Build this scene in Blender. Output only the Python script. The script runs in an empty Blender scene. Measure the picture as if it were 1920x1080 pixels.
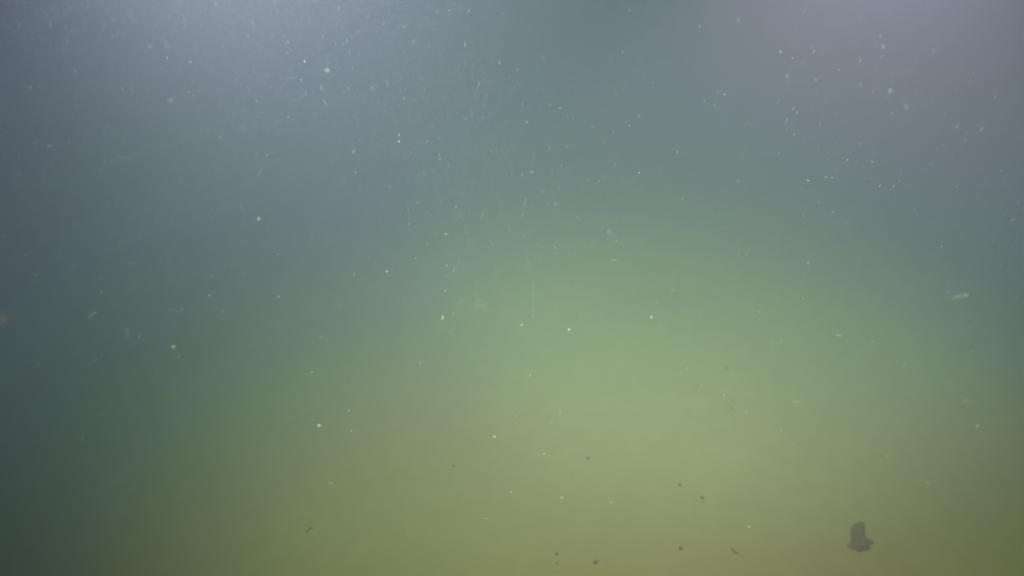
import bpy, bmesh, math, random
from mathutils import Vector, Matrix, Euler, noise
sin, cos, rad = math.sin, math.cos, math.radians
sc = bpy.context.scene
col = sc.collection
random.seed(11)

# ------------------------------------------------------------------ camera
CAM_H = 1.0
PITCH = 0.71806
FOV = 1.22897
cam = bpy.data.cameras.new('camera')
cam_ob = bpy.data.objects.new('camera', cam)
col.objects.link(cam_ob)
cam.sensor_width = 36.0
cam.angle = FOV
cam.clip_start = 0.02
cam.clip_end = 200.0
cam_ob.location = (0, 0, CAM_H)
cam_ob.rotation_euler = (math.pi / 2 - PITCH, 0, 0)
cam.dof.use_dof = True
cam.dof.focus_distance = 0.78
cam.dof.aperture_fstop = 4.5
sc.camera = cam_ob

# ------------------------------------------------------------------ world, sun
SUN_EL, SUN_ROT = rad(68), rad(20)
world = bpy.data.worlds.new('World')
sc.world = world
world.use_nodes = True
wn = world.node_tree
bg = wn.nodes['Background']
sky = wn.nodes.new('ShaderNodeTexSky')
sky.sky_type = 'NISHITA'
sky.sun_disc = False
sky.sun_elevation = SUN_EL
sky.sun_rotation = SUN_ROT
wn.links.new(sky.outputs['Color'], bg.inputs['Color'])
bg.inputs['Strength'].default_value = 0.03

sun = bpy.data.lights.new('sun', 'SUN')
sun.energy = 0.22
sun.angle = rad(10)
sun.color = (1.0, 0.97, 0.9)
sun_ob = bpy.data.objects.new('sun', sun)
col.objects.link(sun_ob)
sun_ob.rotation_euler = (math.pi / 2 - SUN_EL, 0, math.pi - SUN_ROT)

# ------------------------------------------------------------------ the camera vehicle's three lamps
def lamp(name, loc, azimuth, down, half_cone, blend, rgb):
    l = bpy.data.lights.new(name, 'SPOT')
    p = max(rgb)
    l.energy = p * 4 * math.pi
    l.color = tuple(c / p for c in rgb)
    l.spot_size = 2 * half_cone
    l.spot_blend = blend
    l.shadow_soft_size = 0.012
    o = bpy.data.objects.new(name, l)
    col.objects.link(o)
    o.location = (loc[0], loc[1], CAM_H + loc[2])
    d = Vector((sin(azimuth) * cos(down), cos(azimuth) * cos(down), -sin(down)))
    o.rotation_euler = d.to_track_quat('-Z', 'Y').to_euler()
    return o

LAMPS = [
    ((0.28758, 0.60724, -0.02376), 0.17581, 1.59754, 0.88840, 0.66749, (4.22974, 2.38191, 3.87631)),
    ((-0.07619, 0.16376, 0.00329), 0.00930, 0.62065, 0.87251, 0.94143, (3.30350, 3.21034, 3.26798)),
    ((-0.05000, -0.06072, 0.07453), 0.35853, 0.55313, 0.47158, 0.69286, (3.55108, 3.54543, 4.63413)),
]
for a in LAMPS:
    lamp('vehicle_lamp', *a)

sc.view_settings.view_transform = 'Standard'
sc.view_settings.look = 'None'
sc.view_settings.exposure = 0.0
sc.view_settings.gamma = 1.0
sc.view_settings.use_curve_mapping = False
sc.cycles.volume_bounces = 0
sc.cycles.max_bounces = 6
sc.cycles.transparent_max_bounces = 24
sc.cycles.use_denoising = True
sc.cycles.denoising_prefilter = 'ACCURATE'
sc.cycles.pixel_filter_type = 'BLACKMAN_HARRIS'
sc.cycles.filter_width = 1.9
sc.cycles.use_adaptive_sampling = False

# ------------------------------------------------------------------ helpers
F_PX = 960.0 / math.tan(FOV / 2)

def ray(px, py):
    x, y = (px - 960) / F_PX, -(py - 540) / F_PX
    return Vector((x, cos(PITCH) + y * sin(PITCH), y * cos(PITCH) - sin(PITCH)))

def at(px, py, depth):
    """the point seen at pixel px,py at this distance along the view axis"""
    return Vector((0, 0, CAM_H)) + ray(px, py) * depth

def ground(px, py, z=0.0):
    d = ray(px, py)
    return Vector((0, 0, CAM_H)) + d * ((CAM_H - z) / -d.z)

def gdepth(px, py):
    return CAM_H / -ray(px, py).z

def tag(o, label=None, cat=None, group=None, kind=None):
    if label: o['label'] = label
    if cat: o['category'] = cat
    if group: o['group'] = group
    if kind: o['kind'] = kind
    return o

def link(name, me, mat=None):
    o = bpy.data.objects.new(name, me)
    if mat and not me.materials: me.materials.append(mat)
    col.objects.link(o)
    return o

def finish(bm, name, smooth=True):
    me = bpy.data.meshes.new(name)
    bm.to_mesh(me); bm.free()
    if smooth:
        for f in me.polygons: f.use_smooth = True
    return me

def blob(bm, c, r, seed, rough=0.35, sub=2, scale=(1, 1, 1), freq=1.6):
    vs = bmesh.ops.create_icosphere(bm, subdivisions=sub, radius=1.0)['verts']
    off = Vector((seed * 7.3, seed * 3.1, seed * 1.7))
    for v in vs:
        n = noise.noise(v.co * freq + off) + 0.5 * noise.noise(v.co * freq * 2.3 + off)
        k = r * (1 + rough * n)
        v.co = Vector((v.co.x * scale[0], v.co.y * scale[1], v.co.z * scale[2])) * k + Vector(c)
    return vs

def tube(bm, pts, radii, n=6):
    rings = []
    for i, p in enumerate(pts):
        a = pts[max(i - 1, 0)]; b = pts[min(i + 1, len(pts) - 1)]
        t = (b - a).normalized()
        u = t.orthogonal().normalized(); w = t.cross(u)
        rings.append([bm.verts.new(p + (u * cos(2 * math.pi * k / n) + w * sin(2 * math.pi * k / n)) * radii[i]) for k in range(n)])
    for r0, r1 in zip(rings, rings[1:]):
        for k in range(n):
            bm.faces.new((r0[k], r0[(k + 1) % n], r1[(k + 1) % n], r1[k]))
    bm.faces.new(rings[0][::-1]); bm.faces.new(rings[-1])

# ------------------------------------------------------------------ materials
def snow_mat(name, color, glowthrough=0.5):
    """soft detritus: diffuse and translucent; how dense each fleck is comes from its own object colour's alpha"""
    m = bpy.data.materials.new(name); m.use_nodes = True
    nt = m.node_tree; nt.nodes.clear()
    out = nt.nodes.new('ShaderNodeOutputMaterial')
    tc = nt.nodes.new('ShaderNodeTexCoord')
    oi = nt.nodes.new('ShaderNodeObjectInfo')
    nz = nt.nodes.new('ShaderNodeTexNoise'); nz.inputs['Scale'].default_value = 1.7
    nt.links.new(tc.outputs['Object'], nz.inputs['Vector'])
    ramp = nt.nodes.new('ShaderNodeMapRange')
    ramp.inputs['From Min'].default_value = 0.3; ramp.inputs['From Max'].default_value = 0.7
    ramp.inputs['To Min'].default_value = 0.6; ramp.inputs['To Max'].default_value = 1.2
    nt.links.new(nz.outputs['Fac'], ramp.inputs['Value'])
    mul = nt.nodes.new('ShaderNodeMath'); mul.operation = 'MULTIPLY'; mul.use_clamp = True
    nt.links.new(ramp.outputs[0], mul.inputs[0]); nt.links.new(oi.outputs['Alpha'], mul.inputs[1])
    df = nt.nodes.new('ShaderNodeBsdfDiffuse'); df.inputs['Color'].default_value = (*color, 1)
    tl = nt.nodes.new('ShaderNodeBsdfTranslucent'); tl.inputs['Color'].default_value = (*color, 1)
    mx = nt.nodes.new('ShaderNodeMixShader'); mx.inputs[0].default_value = glowthrough
    nt.links.new(df.outputs[0], mx.inputs[1]); nt.links.new(tl.outputs[0], mx.inputs[2])
    tr = nt.nodes.new('ShaderNodeBsdfTransparent')
    m2 = nt.nodes.new('ShaderNodeMixShader')
    nt.links.new(mul.outputs[0], m2.inputs[0])
    nt.links.new(tr.outputs[0], m2.inputs[1]); nt.links.new(mx.outputs[0], m2.inputs[2])
    nt.links.new(m2.outputs[0], out.inputs['Surface'])
    return m

def solid_mat(name, c0, c1, scale=60.0, bump=0.3):
    m = bpy.data.materials.new(name); m.use_nodes = True
    nt = m.node_tree; b = nt.nodes['Principled BSDF']
    b.inputs['Roughness'].default_value = 0.95
    b.inputs['Specular IOR Level'].default_value = 0.1
    tc = nt.nodes.new('ShaderNodeTexCoord')
    nz = nt.nodes.new('ShaderNodeTexNoise'); nz.inputs['Scale'].default_value = scale; nz.inputs['Detail'].default_value = 5
    nt.links.new(tc.outputs['Object'], nz.inputs['Vector'])
    cr = nt.nodes.new('ShaderNodeValToRGB')
    cr.color_ramp.elements[0].position = 0.35; cr.color_ramp.elements[0].color = (*c0, 1)
    cr.color_ramp.elements[1].position = 0.65; cr.color_ramp.elements[1].color = (*c1, 1)
    nt.links.new(nz.outputs['Fac'], cr.inputs[0]); nt.links.new(cr.outputs[0], b.inputs['Base Color'])
    bp = nt.nodes.new('ShaderNodeBump'); bp.inputs['Strength'].default_value = bump; bp.inputs['Distance'].default_value = 0.003
    nt.links.new(nz.outputs['Fac'], bp.inputs['Height']); nt.links.new(bp.outputs[0], b.inputs['Normal'])
    return m

# ------------------------------------------------------------------ the seabed (one sheet of fine silt)
def seabed():
    bm = bmesh.new()
    def axis(lo, hi, c0, c1, fine, coarse):
        out = []; x = lo
        while x < hi:
            out.append(x)
            x += fine if c0 <= x < c1 else coarse
        out.append(hi); return out
    xs = axis(-20, 20, -2.5, 2.5, 0.05, 0.7)
    ys = axis(-20, 20, -0.5, 4.5, 0.05, 0.7)
    grid = [[bm.verts.new((x, y, 0.02 * noise.noise(Vector((x * 0.8, y * 0.8, 3))) + 0.006 * noise.noise(Vector((x * 3.5, y * 3.5, 8)))))
             for x in xs] for y in ys]
    for r0, r1 in zip(grid, grid[1:]):
        for i in range(len(xs) - 1):
            bm.faces.new((r0[i], r0[i + 1], r1[i + 1], r1[i]))
    m = bpy.data.materials.new('silt'); m.use_nodes = True
    nt = m.node_tree; b = nt.nodes['Principled BSDF']
    b.inputs['Roughness'].default_value = 1.0
    b.inputs['Specular IOR Level'].default_value = 0.0
    tc = nt.nodes.new('ShaderNodeTexCoord')
    n1 = nt.nodes.new('ShaderNodeTexNoise'); n1.inputs['Scale'].default_value = 2.2; n1.inputs['Detail'].default_value = 6
    n1.inputs['Roughness'].default_value = 0.6
    n2 = nt.nodes.new('ShaderNodeTexNoise'); n2.inputs['Scale'].default_value = 38; n2.inputs['Detail'].default_value = 5
    for n in (n1, n2): nt.links.new(tc.outputs['Object'], n.inputs['Vector'])
    mix = nt.nodes.new('ShaderNodeMath'); mix.operation = 'MULTIPLY_ADD'; mix.inputs[1].default_value = 0.5
    nt.links.new(n2.outputs['Fac'], mix.inputs[0]); nt.links.new(n1.outputs['Fac'], mix.inputs[2])
    cr = nt.nodes.new('ShaderNodeValToRGB')
    cr.color_ramp.elements[0].position = 0.5; cr.color_ramp.elements[0].color = (0.4442, 0.2218, 0.1799, 1)
    cr.color_ramp.elements[1].position = 1.0; cr.color_ramp.elements[1].color = (0.5010, 0.2501, 0.2028, 1)
    nt.links.new(mix.outputs[0], cr.inputs[0]); nt.links.new(cr.outputs[0], b.inputs['Base Color'])
    bp = nt.nodes.new('ShaderNodeBump'); bp.inputs['Strength'].default_value = 0.25; bp.inputs['Distance'].default_value = 0.004
    nt.links.new(n2.outputs['Fac'], bp.inputs['Height']); nt.links.new(bp.outputs[0], b.inputs['Normal'])
    o = link('seabed', finish(bm, 'seabed'), m)
    tag(o, kind='structure')
    return o
seabed()

def seabed_z(p):
    return 0.02 * noise.noise(Vector((p.x * 0.8, p.y * 0.8, 3))) + 0.006 * noise.noise(Vector((p.x * 3.5, p.y * 3.5, 8)))

# ------------------------------------------------------------------ the dark stone at lower right
def stone():
    cx, cy = 1608, 1012
    base = ground(cx, cy)
    m = gdepth(cx, cy) / F_PX                # metres per photo pixel across the view
    bm = bmesh.new()
    # lobes of the outline: x px, y px (y down), radius px, height share
    lobes = [(1604, 993, 5.5, .8), (1612, 990, 6, .8), (1600, 1003, 8, .8), (1609, 1003, 8, .8), (1603, 1015, 11, .7), (1610, 1016, 8, .7),
             (1604, 1027, 11, .55), (1614, 1026, 9.5, .5), (1623, 1021, 5, .4), (1631, 1023, 3.6, .35), (1595, 1030, 5, .4), (1588, 1032, 3.4, .3),
             (1606, 1035, 6.5, .35), (1618, 1033, 6, .35), (1625, 1033, 3.5, .25), (1598, 1034, 5, .3)]
    for i, (x, y, r, h) in enumerate(lobes):
        p = ground(x, y) - base
        blob(bm, (p.x * 0.95, p.y * 0.95, r * m * h * 0.1), r * m * 0.9, i + 1, rough=0.5, sub=3, scale=(1, 1.15, h * 0.5), freq=2.6)
    me = finish(bm, 'stone')
    o = link('stone', me, solid_mat('dark stone', (0.30, 0.145, 0.085), (0.40, 0.195, 0.115), 60, 0.3))
    rm = o.modifiers.new('remesh', 'REMESH'); rm.mode = 'VOXEL'; rm.voxel_size = 0.0009; rm.use_smooth_shade = True
    o.location = (base.x, base.y, seabed_z(base))
    # a thin see-through film added round the stone to soften its outline
    film = bpy.data.objects.new('soft_edge_film', me.copy()); col.objects.link(film)
    film.data.materials.clear(); film.data.materials.append(snow_mat('soft edge film', (0.34, 0.165, 0.10)))
    film.color = (1, 1, 1, 0.3)
    rm = film.modifiers.new('remesh', 'REMESH'); rm.mode = 'VOXEL'; rm.voxel_size = 0.0012; rm.use_smooth_shade = True
    dp = film.modifiers.new('swell', 'DISPLACE'); dp.strength = 0.0022; dp.mid_level = 0.0
    film.parent = o
    tag(o, 'dark lumpy stone with a ragged foot, largest thing on the silt at lower right', 'stone')
stone()

# ------------------------------------------------------------------ small dark bits lying on the silt
BITS_MAT = solid_mat('dark shell and bark', (0.33, 0.165, 0.12), (0.42, 0.21, 0.155), 200, 0.5)
def pebble_mesh(seed):
    bm = bmesh.new()
    blob(bm, (0, 0, 0.08), 0.42, seed, 0.9, 3, (1, 0.75, 0.4), 2.4)
    blob(bm, (0.28, 0.1, 0.05), 0.28, seed + 5, 0.9, 2, (1, 1, 0.5), 2.0)
    blob(bm, (-0.42, -0.2, 0.03), 0.16, seed + 7, 0.9, 2, (1, 1, 0.5), 2.0)
    blob(bm, (0.1, 0.52, 0.03), 0.12, seed + 8, 0.9, 2, (1, 1, 0.5), 2.0)
    return finish(bm, 'pebble')
def twig_mesh(seed, bend):
    bm = bmesh.new()
    pts = [Vector((t - 0.5, bend * (0.25 - (t - 0.5) ** 2) * 2 + 0.05 * noise.noise(Vector((t * 4, seed, 0))), 0.10 + 0.05 * sin(t * 5 + seed))) for t in [i / 9 for i in range(10)]]
    tube(bm, pts, [0.05 + 0.09 * sin(math.pi * (0.12 + 0.76 * i / 9)) + 0.02 * noise.noise(Vector((i, seed, 2))) for i in range(10)])
    tube(bm, [pts[5], pts[5] + Vector((0.12, 0.14, 0.03)), pts[5] + Vector((0.2, 0.3, 0.02))], [0.05, 0.04, 0.015])
    return finish(bm, 'twig')
pebbles = [pebble_mesh(k) for k in (1, 2, 3, 4)]
twigs = [twig_mesh(k, b) for k, b in ((1, 0.5), (2, -0.4), (3, 0.9))]
# px, py, size px, name, mesh, turn, material, label
BITS = [
    (1360, 699, 12, 'twig', twigs[0], -0.3, 'thin dark twig on the bright green silt, farthest of the dark bits'),
    (1375, 1040, 17, 'twig', twigs[1], -0.9, 'bent dark twig on the silt left of the dark stone'),
    (583, 997, 14, 'twig', twigs[2], 0.6, 'faint dark twig alone on the silt at lower left'),
    (1273, 915, 8, 'pebble', pebbles[0], 0.2, 'small dark pebble, upper of the close pair on the olive silt'),
    (1315, 939, 9, 'pebble', pebbles[1], 1.1, 'small dark pebble, lower right of the close pair on the olive silt'),
    (1274, 1036, 9, 'pebble', pebbles[2], 0.5, 'dark pebble at the bottom, left of the bent twig'),
    (1116, 1060, 10, 'pebble', pebbles[3], 0.1, 'flat dark pebble nearest the bottom edge of the picture'),
    (1044, 1044, 8, 'pebble', pebbles[0], 2.0, 'dark pebble at the bottom centre, upper of two one above the other'),
    (1044, 1061, 6, 'pebble', pebbles[1], 0.4, 'tiny dark pebble at the bottom centre, lower of two one above the other'),
    (1102, 864, 8, 'pebble', pebbles[2], 1.7, 'tiny dark pebble on the silt near the middle of the lower half'),
    (851, 878, 7, 'pebble', pebbles[3], 0.9, 'tiny dark pebble left of centre on the olive silt'),
    (1370, 771, 5, 'pebble', pebbles[0], 0.9, 'tiny dark grain lying below the farthest thin dark twig'),
]
for px, py, s, name, me, turn, label in BITS:
    p = ground(px, py)
    o = link(name, me, BITS_MAT)
    k = 0.85 * s * gdepth(px, py) / F_PX
    o.scale = (k, k * 1.1, k)
    o.location = (p.x, p.y, seabed_z(p) - 0.02 * k)
    o.rotation_euler = (0, 0, turn)
    tag(o, label, name, {'twig': 'twigs on the silt', 'pebble': 'pebbles on the silt'}.get(name))

# ------------------------------------------------------------------ marine snow: flecks one can count
M_BRIGHT = snow_mat('bright snow', (0.86, 0.80, 0.84))
M_PALE = snow_mat('pale snow', (0.78, 0.72, 0.80))
M_FAINT = snow_mat('faint snow', (0.76, 0.70, 0.78))
M_WARM = snow_mat('warm snow', (0.92, 0.60, 0.56))
M_BROWN = snow_mat('brown snow', (0.26, 0.11, 0.05))
M_ORANGE = snow_mat('orange snow', (0.95, 0.50, 0.30))
M_YELLOW = snow_mat('yellow snow', (0.80, 0.74, 0.42))

def grain(seed):
    bm = bmesh.new()
    blob(bm, (0, 0, 0), 0.42, seed, 0.5, 2, (1, 1, 1), 1.8)
    blob(bm, (0.2, 0.05, 0.22), 0.22, seed + 3, 0.5, 1)
    blob(bm, (-0.22, 0.1, -0.15), 0.18, seed + 9, 0.5, 1)
    return finish(bm, 'grain')
def sliver(seed):
    bm = bmesh.new()
    blob(bm, (0, 0, 0), 0.5, seed, 0.35, 2, (0.30, 0.30, 1.0), 1.6)
    blob(bm, (0.05, 0, 0.3), 0.16, seed + 2, 0.5, 1)
    return finish(bm, 'sliver')
def floc(seed, n=22):
    rr = random.Random(seed)
    bm = bmesh.new()
    for i in range(n):
        d = Vector((rr.gauss(0, 1), rr.gauss(0, 1), rr.gauss(0, 1))) * 0.2
        blob(bm, d, rr.uniform(0.05, 0.15), seed + i, 0.5, 1)
    for i in range(7):
        a = Vector((rr.gauss(0, 1), rr.gauss(0, 1), rr.gauss(0, 1))) * 0.15
        b = a + Vector((rr.uniform(-1, 1), rr.uniform(-1, 1), rr.uniform(-1, 1))) * 0.4
        tube(bm, [a, (a + b) / 2 + Vector((0.05, 0, 0.05)), b], [0.02, 0.02, 0.008], 4)
    return finish(bm, 'floc')
def bar(seed):
    bm = bmesh.new()
    pts = [Vector((t - 0.5, 0, 0.06 * sin(t * 3.0))) for t in [i / 7 for i in range(8)]]
    tube(bm, pts, [0.05, 0.09, 0.1, 0.12, 0.1, 0.12, 0.1, 0.04])
    return finish(bm, 'bar')
def thread(seed):
    bm = bmesh.new()
    pts = [Vector((0.07 * noise.noise(Vector((t * 2.2, seed, 1))), 0.07 * noise.noise(Vector((t * 2.2, seed, 5))), t - 0.5)) for t in [i / 15 for i in range(16)]]
    tube(bm, pts, [0.0045 * (0.25 + sin(math.pi * i / 15)) + 0.002 * noise.noise(Vector((i * 0.9, seed, 2))) for i in range(16)], 5)
    blob(bm, (0, 0, -0.46), 0.02, seed, 0.4, 1, (0.6, 0.6, 1.8))
    return finish(bm, 'thread')

GR = [grain(k) for k in range(5)]
SL = [sliver(k) for k in range(4)]
FL = [floc(k) for k in range(3)]
BA = [bar(k) for k in range(2)]
SHAPES = {'g': GR, 'v': SL, 'f': FL, 'h': BA}
_cache = {}
def shaped(me, mat):
    key = (me.name, mat.name)
    if key not in _cache:
        c = me.copy(); c.materials.append(mat); _cache[key] = c
    return _cache[key]
MATS = {'b': M_BRIGHT, 'p': M_PALE, 'f': M_FAINT, 'w': M_WARM, 'y': M_YELLOW, 'd': M_BROWN, 'o': M_ORANGE}
DENSITY0 = {'b': 0.30, 'p': 0.12, 'f': 0.05, 'w': 0.10, 'y': 0.14, 'd': 0.5, 'o': 0.1}
rs = random.Random(5)

FLECKS = []
# how dense (opaque) each fleck is, in the order they are built
DENS = [0.614, 0.021, 0.049, 0.038, 0.010, 0.091, 0.113, 0.010, 0.017, 0.026, 0.032, 0.265, 0.278, 0.087, 0.199, 0.430, 0.028, 0.084, 0.017, 0.010, 0.084, 0.223, 0.013, 0.010, 0.047, 0.113, 0.057, 0.036, 0.034, 0.017, 0.026, 0.031, 0.052, 0.016, 0.030, 0.170, 0.017, 0.037, 0.027, 0.087, 0.047, 0.053, 0.150, 0.037, 0.095, 1.000, 0.079, 0.090, 0.052, 0.146, 0.460, 0.394, 0.093, 0.260, 0.071, 0.044, 0.346, 0.249, 0.239, 0.074, 0.173, 0.117, 1.000, 0.124, 0.070, 0.153, 0.058, 0.320, 0.075, 0.729, 0.739, 0.272, 0.142, 0.023, 0.121, 0.164, 0.086, 0.148, 0.059, 0.058, 0.033, 0.039, 0.111, 0.149, 0.582, 0.042, 0.093, 1.000, 0.313, 0.071, 0.325, 0.081, 0.120, 0.110, 0.102, 0.055, 0.028, 0.241, 0.287, 0.027, 0.054, 0.049, 0.064, 0.063, 0.100, 0.060, 0.035, 0.054, 0.043, 0.157, 0.828, 0.585, 0.050, 0.096, 0.113, 0.139, 0.140, 0.042, 0.086, 0.088, 0.023, 0.114, 0.059, 0.034, 0.029, 0.060, 0.020, 0.223, 0.110, 0.208, 0.098, 0.082, 0.106, 0.159, 0.033, 0.083, 0.044, 0.010, 0.016, 0.013, 0.068, 0.057, 0.025, 0.042, 0.053, 0.037, 0.031, 0.015, 0.074, 0.011, 0.013, 0.013, 0.030, 0.074, 0.081, 0.032, 0.024, 0.058, 0.067, 0.222, 0.020, 0.128, 0.031, 0.056, 0.022, 0.016, 0.019, 0.090, 0.011, 0.016, 0.010, 0.164, 0.241, 0.129, 0.211, 0.038, 0.068, 0.282, 0.119, 0.035, 0.083, 0.159, 0.043, 0.092, 0.485, 0.119, 0.080, 0.454, 0.137, 0.196, 0.021, 0.160, 0.345, 0.041, 0.202, 0.331, 0.141, 0.089, 0.270, 0.118, 0.047, 0.287, 0.053, 0.125, 0.040, 0.033, 0.023, 0.151, 0.537, 0.027, 0.072, 0.386, 0.055, 0.027, 0.075, 0.025, 0.021, 0.065, 0.017, 0.267, 0.022, 0.023, 0.026, 0.017, 0.051, 0.017, 0.020, 0.042, 0.028, 0.076, 0.053, 0.823, 0.224, 0.097, 0.221, 0.558, 1.000, 0.435, 0.359, 0.418, 1.000, 0.138, 0.147, 0.075, 0.110, 0.091, 0.086, 0.266, 0.069, 0.316, 0.040, 0.299, 0.069]
def fleck(px, py, size, shape, mat, label, group, depth=None, tilt=None, name='marine_snow_fleck', cat='fleck', me=None, stretch=1.0):
    if depth is None:
        depth = min(rs.uniform(0.52, 0.92), gdepth(px, py) * 0.75)
    me = me or rs.choice(SHAPES[shape])
    o = link(name, shaped(me, MATS[mat]))
    n_fleck = len(FLECKS)
    FLECKS.append((px, py, size, mat, o.name))
    o.color = (1, 1, 1, DENS[n_fleck] if n_fleck < len(DENS) else DENSITY0[mat])
    k = size * depth / F_PX
    o.location = at(px, py, depth)
    o.scale = (k, k, k * stretch)
    yaw = math.atan2(px - 960, F_PX)
    t = tilt if tilt is not None else (rs.uniform(-0.25, 0.25) if shape in 'vh' else rs.uniform(-3, 3))
    if shape in 'gf' and tilt is None:
        o.rotation_euler = (rs.uniform(-3, 3), rs.uniform(-3, 3), rs.uniform(-3, 3))
    else:
        o.rotation_euler = (-PITCH * 0.6, t, -yaw)
    tag(o, label, cat, group)
    return o

ALL = 'countable flecks of marine snow'
# the ones that stand out
SPECIAL = [
    (598, 798, 6, 'g', 'b', 0.50, 'tiny sharp white fleck, brightest of all, low on the left', None, 1.15),
    (1141, 434, 10, 'g', 'p', 0.55, 'round pale fleck in open water right of centre, above a short bar', None, 1),
    (1152, 488, 13, 'h', 'p', 0.55, 'short level bar-shaped pale fleck right of centre', 0.0, 1),
    (1801, 555, 30, 'v', 'w', 0.66, 'large slanting pinkish fleck near the right edge', 1.05, 1.0),
    (238, 624, 30, 'f', 'f', 0.42, 'large dim fluffy floc at the left', None, 1),
    (325, 650, 10, 'g', 'b', 0.50, 'bright oval fleck right of the large dim floc at left', None, 1),
    (-4, 606, 34, 'f', 'o', 0.40, 'blurred orange floc cut by the left edge', None, 1),
    (900, 571, 32, 'f', 'f', 0.65, 'wide very faint fluffy floc left of the long hanging thread', None, 1),
    (1041, 383, 11, 'f', 'p', 0.6, 'small bristly floc just above the middle of the picture', None, 1),
    (985, 378, 14, 'v', 'p', 0.6, 'thin upright sliver left of the small bristly floc', 0.15, 1),
    (979, 406, 9, 'v', 'p', 0.6, 'short upright sliver below the thin one above centre', 0.0, 1),
    (830, 596, 9, 'v', 'b', 0.55, 'small upright bright sliver left of centre', 0.1, 1),
    (1221, 595, 7, 'v', 'b', 0.6, 'small upright bright sliver right of centre over green water', 0.0, 1),
    (978, 609, 6, 'g', 'b', 0.6, 'small bright fleck just under the foot of the long thread', None, 1),
    (1067, 618, 5, 'g', 'b', 0.6, 'tiny bright dot right of the foot of the long thread', None, 1),
    (927, 819, 5, 'g', 'b', 0.6, 'tiny bright dot alone over the olive silt left of centre', None, 1),
    (726, 156, 10, 'v', 'p', 0.42, 'upright pale grain in the upper left glow, left of top centre', 0.0, 1),
    (614, 132, 7, 'g', 'b', 0.42, 'bright grain in the middle of the upper left glow', None, 1),
    (320, 189, 10, 'g', 'p', 0.40, 'pale oval grain at the left side of the upper left glow', None, 1),
    (455, 239, 12, 'f', 'f', 0.42, 'dim round floc under the upper left glow', None, 1),
    (663, 284, 5, 'g', 'b', 0.5, 'tiny bright dot under the upper left glow', None, 1),
    (485, 410, 8, 'v', 'b', 0.5, 'bright upright speck alone in dim water left of centre', 0.0, 1),
    (1019, 107, 9, 'g', 'p', 0.5, 'round pale grain in the darker gap between the two glows', None, 1),
    (1346, 172, 11, 'f', 'p', 0.5, 'pale floc with a small tail at the left edge of the right glow', None, 1),
    (1656, 87, 10, 'g', 'y', 0.45, 'yellowish round grain high in the upper right glow', None, 1),
    (1476, 143, 8, 'v', 'y', 0.45, 'yellowish upright grain left in the upper right glow', 0.0, 1),
    (1669, 170, 9, 'g', 'b', 0.45, 'bright grain in the middle of the upper right glow', None, 1),
    (1699, 201, 9, 'g', 'p', 0.45, 'pale slanting grain under the bright one in the right glow', None, 1),
    (1613, 159, 7, 'g', 'p', 0.45, 'pale grain left of the bright one in the right glow', None, 1),
    (1819, 154, 8, 'g', 'p', 0.45, 'pale grain far to the right in the upper right glow', None, 1),
    (1842, 242, 12, 'g', 'w', 0.42, 'dim pinkish grain below the glow at the right edge', None, 1),
    (1384, 39, 8, 'g', 'p', 0.45, 'pale grain at the top, left of the upper right glow', None, 1),
    (1751, 94, 10, 'g', 'w', 0.42, 'dim pinkish grain right of the yellowish one at upper right', None, 1),
    (315, 87, 9, 'g', 'w', 0.42, 'pinkish grain, right one of a pair in the upper left glow', None, 1),
    (282, 87, 8, 'g', 'w', 0.42, 'pinkish grain, left one of a pair in the upper left glow', None, 1),
    (176, 588, 12, 'h', 'p', 0.45, 'level pale shred in the dim water above the left floc', 0.1, 1),
    (140, 424, 20, 'h', 'f', 0.42, 'long faint level shred in the dim water at far left', 0.25, 1),
    (246, 494, 15, 'h', 'f', 0.45, 'faint level shred in the dim water left of centre height', 0.05, 1),
    (319, 582, 18, 'h', 'f', 0.45, 'faint level shred above the bright oval fleck at left', 0.0, 1),
    (195, 777, 18, 'h', 'f', 0.45, 'faint slanting shred in the dark lower left', -0.4, 1),
    (240, 878, 26, 'h', 'f', 0.5, 'very faint long shred low in the dark lower left', 0.0, 1),
    (73, 682, 10, 'g', 'f', 0.42, 'dim blurred grain below the orange floc at far left', None, 1),
    (602, 632, 8, 'h', 'p', 0.5, 'small slanting shred left of centre over green water', -0.4, 1),
    (1811, 750, 9, 'g', 'p', 0.55, 'pale grain low at the right, upper of two', None, 1),
    (1833, 799, 8, 'g', 'y', 0.55, 'yellowish grain low at the right, lower of two', None, 1),
    (1404, 988, 8, 'h', 'b', 0.7, 'bright level grain over the silt above the bent twig', 0.0, 1),
    (1494, 754, 13, 'h', 'p', 0.6, 'faint level shred over the silt right of centre', 0.0, 1),
    (1573, 629, 12, 'h', 'p', 0.55, 'faint level shred left of the large pinkish fleck', 0.1, 1),
    (1515, 493, 6, 'g', 'y', 0.5, 'small yellowish grain in the open water right of centre', None, 1),
    (1146, 942, 6, 'g', 'p', 0.7, 'small pale grain over the olive silt at bottom centre', None, 1),
    (1053, 933, 5, 'g', 'b', 0.7, 'tiny bright dot over the olive silt at bottom centre', None, 1),
    (1700, 611, 7, 'g', 'd', 0.8, 'small dim dark brown grain right of centre, under the large pinkish fleck', None, 1),
    (1817, 648, 16, 'f', 'd', 0.8, 'dim rusty brown floc under the large pinkish fleck near the right edge', None, 1),
    (1664, 856, 7, 'h', 'p', 0.7, 'small pale shred over the silt above the dark stone', 0.0, 1),
]
for px, py, s, sh, mt, dep, label, tilt, st in SPECIAL:
    fleck(px, py, s, sh, mt, label, ALL, dep, tilt, name='marine_snow_floc' if sh == 'f' else 'marine_snow_fleck', cat='floc' if sh == 'f' else 'fleck', stretch=st)

# the long hanging thread
fleck(1000, 558, 80, 'v', 'f', 'long thin upright thread hanging at the centre', None, 0.6, -0.03,
      name='marine_snow_thread', cat='thread', me=thread(1))

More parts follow.
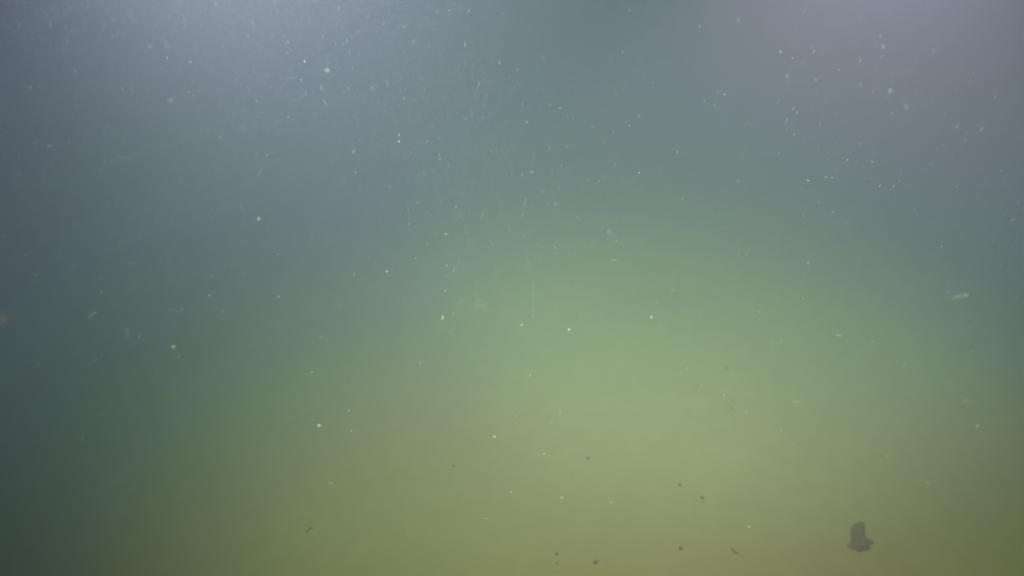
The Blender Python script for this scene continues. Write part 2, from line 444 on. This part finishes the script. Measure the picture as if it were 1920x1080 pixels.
# smaller ones, told apart only by the part of the water they drift in
SMALL = {
 'upper left glow': ('faint grain drifting in the bluish glow at the upper left', [
  (220,60,6,'g','f'),(313,108,5,'g','p'),(357,116,6,'g','p'),(290,52,5,'g','f'),(405,8,6,'g','p'),(443,148,6,'h','p'),(377,157,4,'g','f'),
  (354,173,4,'v','p'),(481,188,5,'g','p'),(485,220,5,'g','f'),(541,220,5,'g','p'),(522,229,5,'v','f'),(412,257,7,'v','f'),(340,338,9,'f','f'),
  (540,78,6,'v','p'),(538,99,5,'v','p'),(571,115,5,'g','b'),(564,150,5,'g','p'),(597,88,14,'v','f'),(466,166,10,'v','f'),(573,175,9,'v','p'),
  (611,173,5,'g','f'),(484,139,4,'g','f'),(635,15,6,'g','p'),(180,218,6,'g','f'),(130,15,9,'g','w'),(437,22,9,'v','f'),(519,22,10,'v','f'),
  (644,83,6,'g','p'),(650,76,6,'v','p'),(757,50,6,'g','p'),(819,20,6,'v','p'),(843,20,4,'h','b'),(879,20,7,'v','p'),(942,25,4,'g','p'),
  (720,42,5,'v','f'),(801,40,5,'v','f'),(723,76,6,'v','f'),(774,77,5,'v','p'),(697,165,8,'f','p'),(653,165,5,'g','p'),(804,88,5,'g','f'),
  (872,84,7,'v','p'),(757,184,4,'g','p'),(733,205,5,'g','f'),(568,25,8,'v','f'),(690,30,9,'v','f'),(610,60,9,'v','f'),(745,108,8,'v','f')]),
 'water between the glows': ('small grain in the grey water between the two glows', [
  (937,118,6,'g','p'),(1167,98,6,'v','p'),(1181,19,5,'g','p'),(971,131,5,'g','f'),(956,144,4,'g','f'),(898,158,7,'v','p'),(748,253,5,'v','b'),
  (748,265,5,'g','b'),(801,265,5,'g','p'),(695,307,5,'h','f'),(667,323,5,'g','p'),(825,298,4,'g','p'),(1032,196,5,'v','p'),(1050,203,6,'g','p'),
  (988,229,6,'g','y'),(1225,155,5,'v','p'),(1212,164,4,'g','f'),(997,323,8,'h','y'),(1198,324,5,'g','y'),(732,351,8,'g','y'),(930,285,10,'v','f'),
  (1270,285,4,'g','p'),(1045,321,5,'g','f'),(855,388,5,'v','p'),(905,402,6,'v','p'),(836,439,4,'g','b'),(767,420,5,'g','p'),(783,380,4,'g','p')]),
 'upper right glow': ('small grain drifting in the lavender glow at the upper right', [
  (1312,49,6,'v','p'),(1463,97,5,'g','b'),(1486,109,4,'g','p'),(1526,97,9,'v','w'),(1490,43,5,'g','f'),(1612,32,6,'g','f'),(1651,68,5,'g','p'),
  (1652,107,6,'g','p'),(1708,57,6,'g','p'),(1613,115,9,'v','w'),(1477,154,8,'v','f'),(1672,148,5,'v','f'),(1358,177,5,'g','p'),(1321,190,5,'g','p'),
  (1340,196,4,'g','p'),(1530,150,7,'g','w'),(1812,250,6,'h','f'),(1525,203,5,'g','f'),(1566,215,8,'v','f'),(1746,188,5,'g','f'),(1396,283,9,'v','f'),
  (1461,287,5,'v','p'),(1589,300,5,'g','p'),(1635,303,7,'g','p'),(1553,297,5,'g','p'),(1560,333,6,'g','p'),(1549,332,4,'g','p'),(1515,339,4,'g','b'),
  (1603,313,7,'v','f'),(1650,348,6,'v','p'),(1384,340,5,'g','p'),(1704,333,6,'h','f'),(1611,271,6,'g','f'),(1415,234,5,'g','f'),(1366,60,7,'v','f'),
  (1509,20,10,'v','f'),(1702,131,6,'g','f'),(1739,80,7,'g','f'),(1645,130,5,'g','f')]),
 'dim water at left': ('faint grain adrift in the dim grey water at the left', [
  (397,393,7,'v','f'),(177,452,7,'h','f'),(47,478,6,'g','f'),(69,516,9,'h','f'),(188,521,6,'g','f'),(244,531,5,'g','f'),(191,548,5,'g','f'),
  (522,477,5,'g','p'),(540,430,5,'g','f'),(607,371,6,'f','f'),(455,514,4,'g','f'),(432,519,4,'g','f'),(396,517,5,'g','p'),(393,553,5,'g','p'),
  (417,585,7,'v','p'),(340,580,5,'g','p'),(522,556,5,'g','p'),(607,559,4,'g','f'),(261,631,5,'g','p'),(244,648,7,'g','f'),(457,646,7,'v','f'),
  (178,676,10,'h','f'),(278,716,5,'g','f'),(335,670,5,'g','f')]),
 'middle water': ('small pale grain in the greenish water across the middle', [
  (725,509,5,'g','b'),(801,459,4,'g','p'),(838,498,5,'g','p'),(851,508,4,'v','p'),(780,484,5,'g','p'),(719,475,8,'v','f'),(664,515,4,'g','p'),
  (834,545,5,'g','p'),(1259,525,7,'v','p'),(1079,476,7,'v','f'),(955,432,8,'v','f'),(775,625,6,'g','f'),(788,680,5,'g','p'),(994,704,5,'h','p'),
  (1244,699,5,'g','f'),(636,571,5,'g','p'),(585,698,5,'g','p'),(632,486,5,'g','f')]),
 'water at right': ('small dim grain in the open water at the right', [
  (1382,480,5,'g','p'),(1356,427,5,'v','f'),(1563,397,6,'g','p'),(1399,412,9,'h','f'),(1587,415,7,'v','f'),(1640,433,6,'g','f'),(1506,559,6,'h','p'),
  (1475,541,5,'g','f'),(1580,554,5,'g','f'),(1777,548,7,'g','f'),(1738,524,6,'g','f'),(1313,586,6,'g','f'),(1420,640,6,'g','f'),(1448,643,6,'g','f'),
  (1465,639,7,'g','f'),(1389,540,6,'g','f')]),
 'water over the silt': ('tiny pale grain drifting low over the olive silt', [
  (155,822,9,'g','f'),(367,798,7,'g','f'),(620,906,8,'h','p'),(430,933,5,'g','f'),(651,866,5,'g','f'),(654,770,5,'g','p'),(658,809,6,'g','p'),
  (1034,791,5,'v','p'),(1020,851,4,'g','p'),(958,923,5,'g','p'),(911,973,6,'g','p'),(1024,1044,5,'v','p'),(762,993,6,'g','f'),(966,780,4,'g','p'),
  (893,868,5,'g','f'),(1357,741,5,'g','p'),(1399,772,5,'g','p'),(1465,807,5,'g','p'),(1488,835,7,'h','f'),(1733,806,7,'g','f'),(1740,905,7,'h','p'),
  (1324,836,5,'g','f'),(1451,883,8,'h','f'),(1194,829,5,'g','f')]),
}
# each small fleck is told apart by its look and by the nearest thing one can find
MARKS = [
 (598, 798, 'the brightest fleck low at left'), (1141, 434, 'the round pale fleck right of centre'), (1152, 488, 'the level bar right of centre'),
 (1801, 555, 'the large pinkish fleck'), (238, 624, 'the dim fluffy floc at left'), (325, 650, 'the bright oval fleck at left'),
 (0, 606, 'the orange floc at the left edge'), (900, 571, 'the faint wide floc near centre'), (1041, 383, 'the small bristly floc'),
 (985, 378, 'the thin upright sliver above centre'), (1000, 555, 'the long hanging thread'), (830, 596, 'the upright bright sliver left of centre'),
 (1221, 595, 'the upright bright sliver right of centre'), (927, 819, 'the bright dot over silt left of centre'),
 (726, 156, 'the upright grain in the left glow'), (614, 132, 'the bright grain in the left glow'), (320, 189, 'the pale oval grain at upper left'),
 (455, 239, 'the dim round floc at upper left'), (663, 284, 'the bright dot under the left glow'), (485, 410, 'the bright lone speck left of centre'),
 (1019, 107, 'the round grain between the glows'), (1346, 172, 'the tailed floc by the right glow'), (1656, 87, 'the yellowish grain in the right glow'),
 (1476, 143, 'the upright yellowish grain at upper right'), (1669, 170, 'the bright grain in the right glow'),
 (1819, 154, 'the pale grain at far upper right'), (1842, 242, 'the dim pinkish grain at right'), (1384, 39, 'the pale grain top right of centre'),
 (298, 87, 'the pinkish pair at upper left'), (176, 588, 'the level pale shred at left'), (140, 424, 'the long faint shred at far left'),
 (1811, 750, 'the pale grain low at right'), (1833, 799, 'the yellowish grain low at right'), (1404, 988, 'the bright level grain over silt'),
 (1494, 754, 'the faint shred over silt'), (1573, 629, 'the faint shred left of the pinkish fleck'), (1515, 493, 'the yellowish grain right of centre'),
 (1146, 942, 'the pale grain at bottom centre'), (1053, 933, 'the bright dot at bottom centre'), (1608, 1012, 'the dark stone'),
 (1360, 699, 'the farthest dark twig'), (1375, 1040, 'the bent twig'), (583, 997, 'the faint twig at lower left'), (195, 777, 'the slanting shred at lower left'),
 (73, 682, 'the blurred grain at far left'), (1294, 927, 'the close pair of pebbles'), (602, 632, 'the small slanting shred left of centre')]
LOOK = {'b': 'bright', 'p': 'pale', 'f': 'faint', 'w': 'pinkish', 'y': 'yellowish'}
FORM = {'g': 'dot', 'v': 'upright dash', 'h': 'level dash', 'f': 'tuft'}
DIRS = ['right', 'lower right', 'below', 'lower left', 'left', 'upper left', 'above', 'upper right']
_used = {}
def describe(px, py, shape, mat):
    near = sorted(MARKS, key=lambda k: (k[0] - px) ** 2 + (k[1] - py) ** 2)
    best = None
    for k in near[:9]:
        d = DIRS[int(round(math.degrees(math.atan2(py - k[1], px - k[0])) / 45)) % 8]
        where = d + ' ' + k[2] if d in ('below', 'above') else 'to the ' + d + ' of ' + k[2]
        dist = math.hypot(k[0] - px, k[1] - py)
        how = 'close ' if dist < 45 else '' if dist < 110 else 'well ' if dist < 190 else 'far '
        text = 'small ' + LOOK[mat] + ' ' + FORM[shape] + ' ' + how + where
        if len(text.split()) <= 16:
            if best is None: best = text
            if text not in _used:
                best = text; break
    _used[best] = _used.get(best, 0) + 1
    return best
for where, (label, pts) in SMALL.items():
    for px, py, s, sh, mt in pts:
        fleck(px, py, s, sh, mt, describe(px, py, sh, mt), 'small flecks in the ' + where)

# ------------------------------------------------------------------ the uncountable fine drizzle
def drizzle(n=95000):
    rr = random.Random(3)
    lamps = [Vector((l[0][0], l[0][1], CAM_H + l[0][2])) for l in LAMPS]
    verts, faces = [], []
    while n > 0:
        x, y, z = rr.uniform(-1.3, 1.3), rr.uniform(0.3, 2.2), rr.uniform(0.2, 1.0)
        if rr.random() > ((z - 0.1) / 0.9) ** 2.2: continue
        if rr.random() > 0.14 + 0.86 * math.exp(-((x + 0.30) / 0.34) ** 2) + 0.45 * math.exp(-((x - 0.55) / 0.22) ** 2): continue
        d = math.sqrt(x * x + y * y + (z - 1) ** 2)
        if d < 0.5 or abs(x) > 0.3 + 0.8 * d: continue
        if min((Vector((x, y, z)) - l).length for l in lamps) < 0.42: continue
        n -= 1
        r = rr.uniform(0.00016, 0.00038) * (0.3 + 0.8 * d) * (1.5 if rr.random() < 0.015 else 1.0); h = r * rr.uniform(1.5, 8.0)
        lean = Vector((rr.gauss(0, 0.1), rr.gauss(0, 0.1), 1)).normalized()
        u = lean.orthogonal().normalized(); w = lean.cross(u)
        c = Vector((x, y, z)); b = len(verts)
        verts += [c + lean * h, c - lean * h] + [c + (u * cos(a) + w * sin(a)) * r * rr.uniform(0.6, 1.3) for a in (0, 1.57, 3.14, 4.71)]
        for k in range(4):
            a0, a1 = b + 2 + k, b + 2 + (k + 1) % 4
            faces += [(b, a0, a1), (b + 1, a1, a0)]
    me = bpy.data.meshes.new('marine_snow'); me.from_pydata([tuple(v) for v in verts], [], faces)
    o = link('marine_snow', me, snow_mat('drizzle snow', (0.82, 0.74, 0.86)))
    o.color = (1, 1, 1, 0.25)
    tag(o, 'fine drizzle of pale motes filling the water, densest in the glows', 'marine snow', kind='stuff')
drizzle()

# ------------------------------------------------------------------ the murky water itself
HAZE_TOP = 2.0
def haze():
    bm = bmesh.new()
    bmesh.ops.create_cube(bm, size=1.0)
    for v in bm.verts:
        v.co = Vector((v.co.x * 44, v.co.y * 44, (v.co.z + 0.5) * (HAZE_TOP + 1.1) - 1.1))
    m = bpy.data.materials.new('murky water'); m.use_nodes = True
    m.cycles.volume_sampling = 'EQUIANGULAR'
    nt = m.node_tree; nt.nodes.clear()
    out = nt.nodes.new('ShaderNodeOutputMaterial')
    pv = nt.nodes.new('ShaderNodeVolumePrincipled')
    ss = (0.17724, 0.15876, 0.25932); sa = (0.58188, 0.06535, 0.76143)
    D = 1.3
    C = [s / D for s in ss]
    A = [max(0.0, 1 - a / (D * (1 - c))) ** 2 for a, c in zip(sa, C)]
    pv.inputs['Color'].default_value = (*C, 1)
    pv.inputs['Absorption Color'].default_value = (*A, 1)
    pv.inputs['Density'].default_value = D
    pv.inputs['Anisotropy'].default_value = 0.36770
    nt.links.new(pv.outputs[0], out.inputs['Volume'])
    o = link('haze', finish(bm, 'haze', False), m)
    tag(o, 'murky green water lit by the lamps', 'water', kind='stuff')
haze()
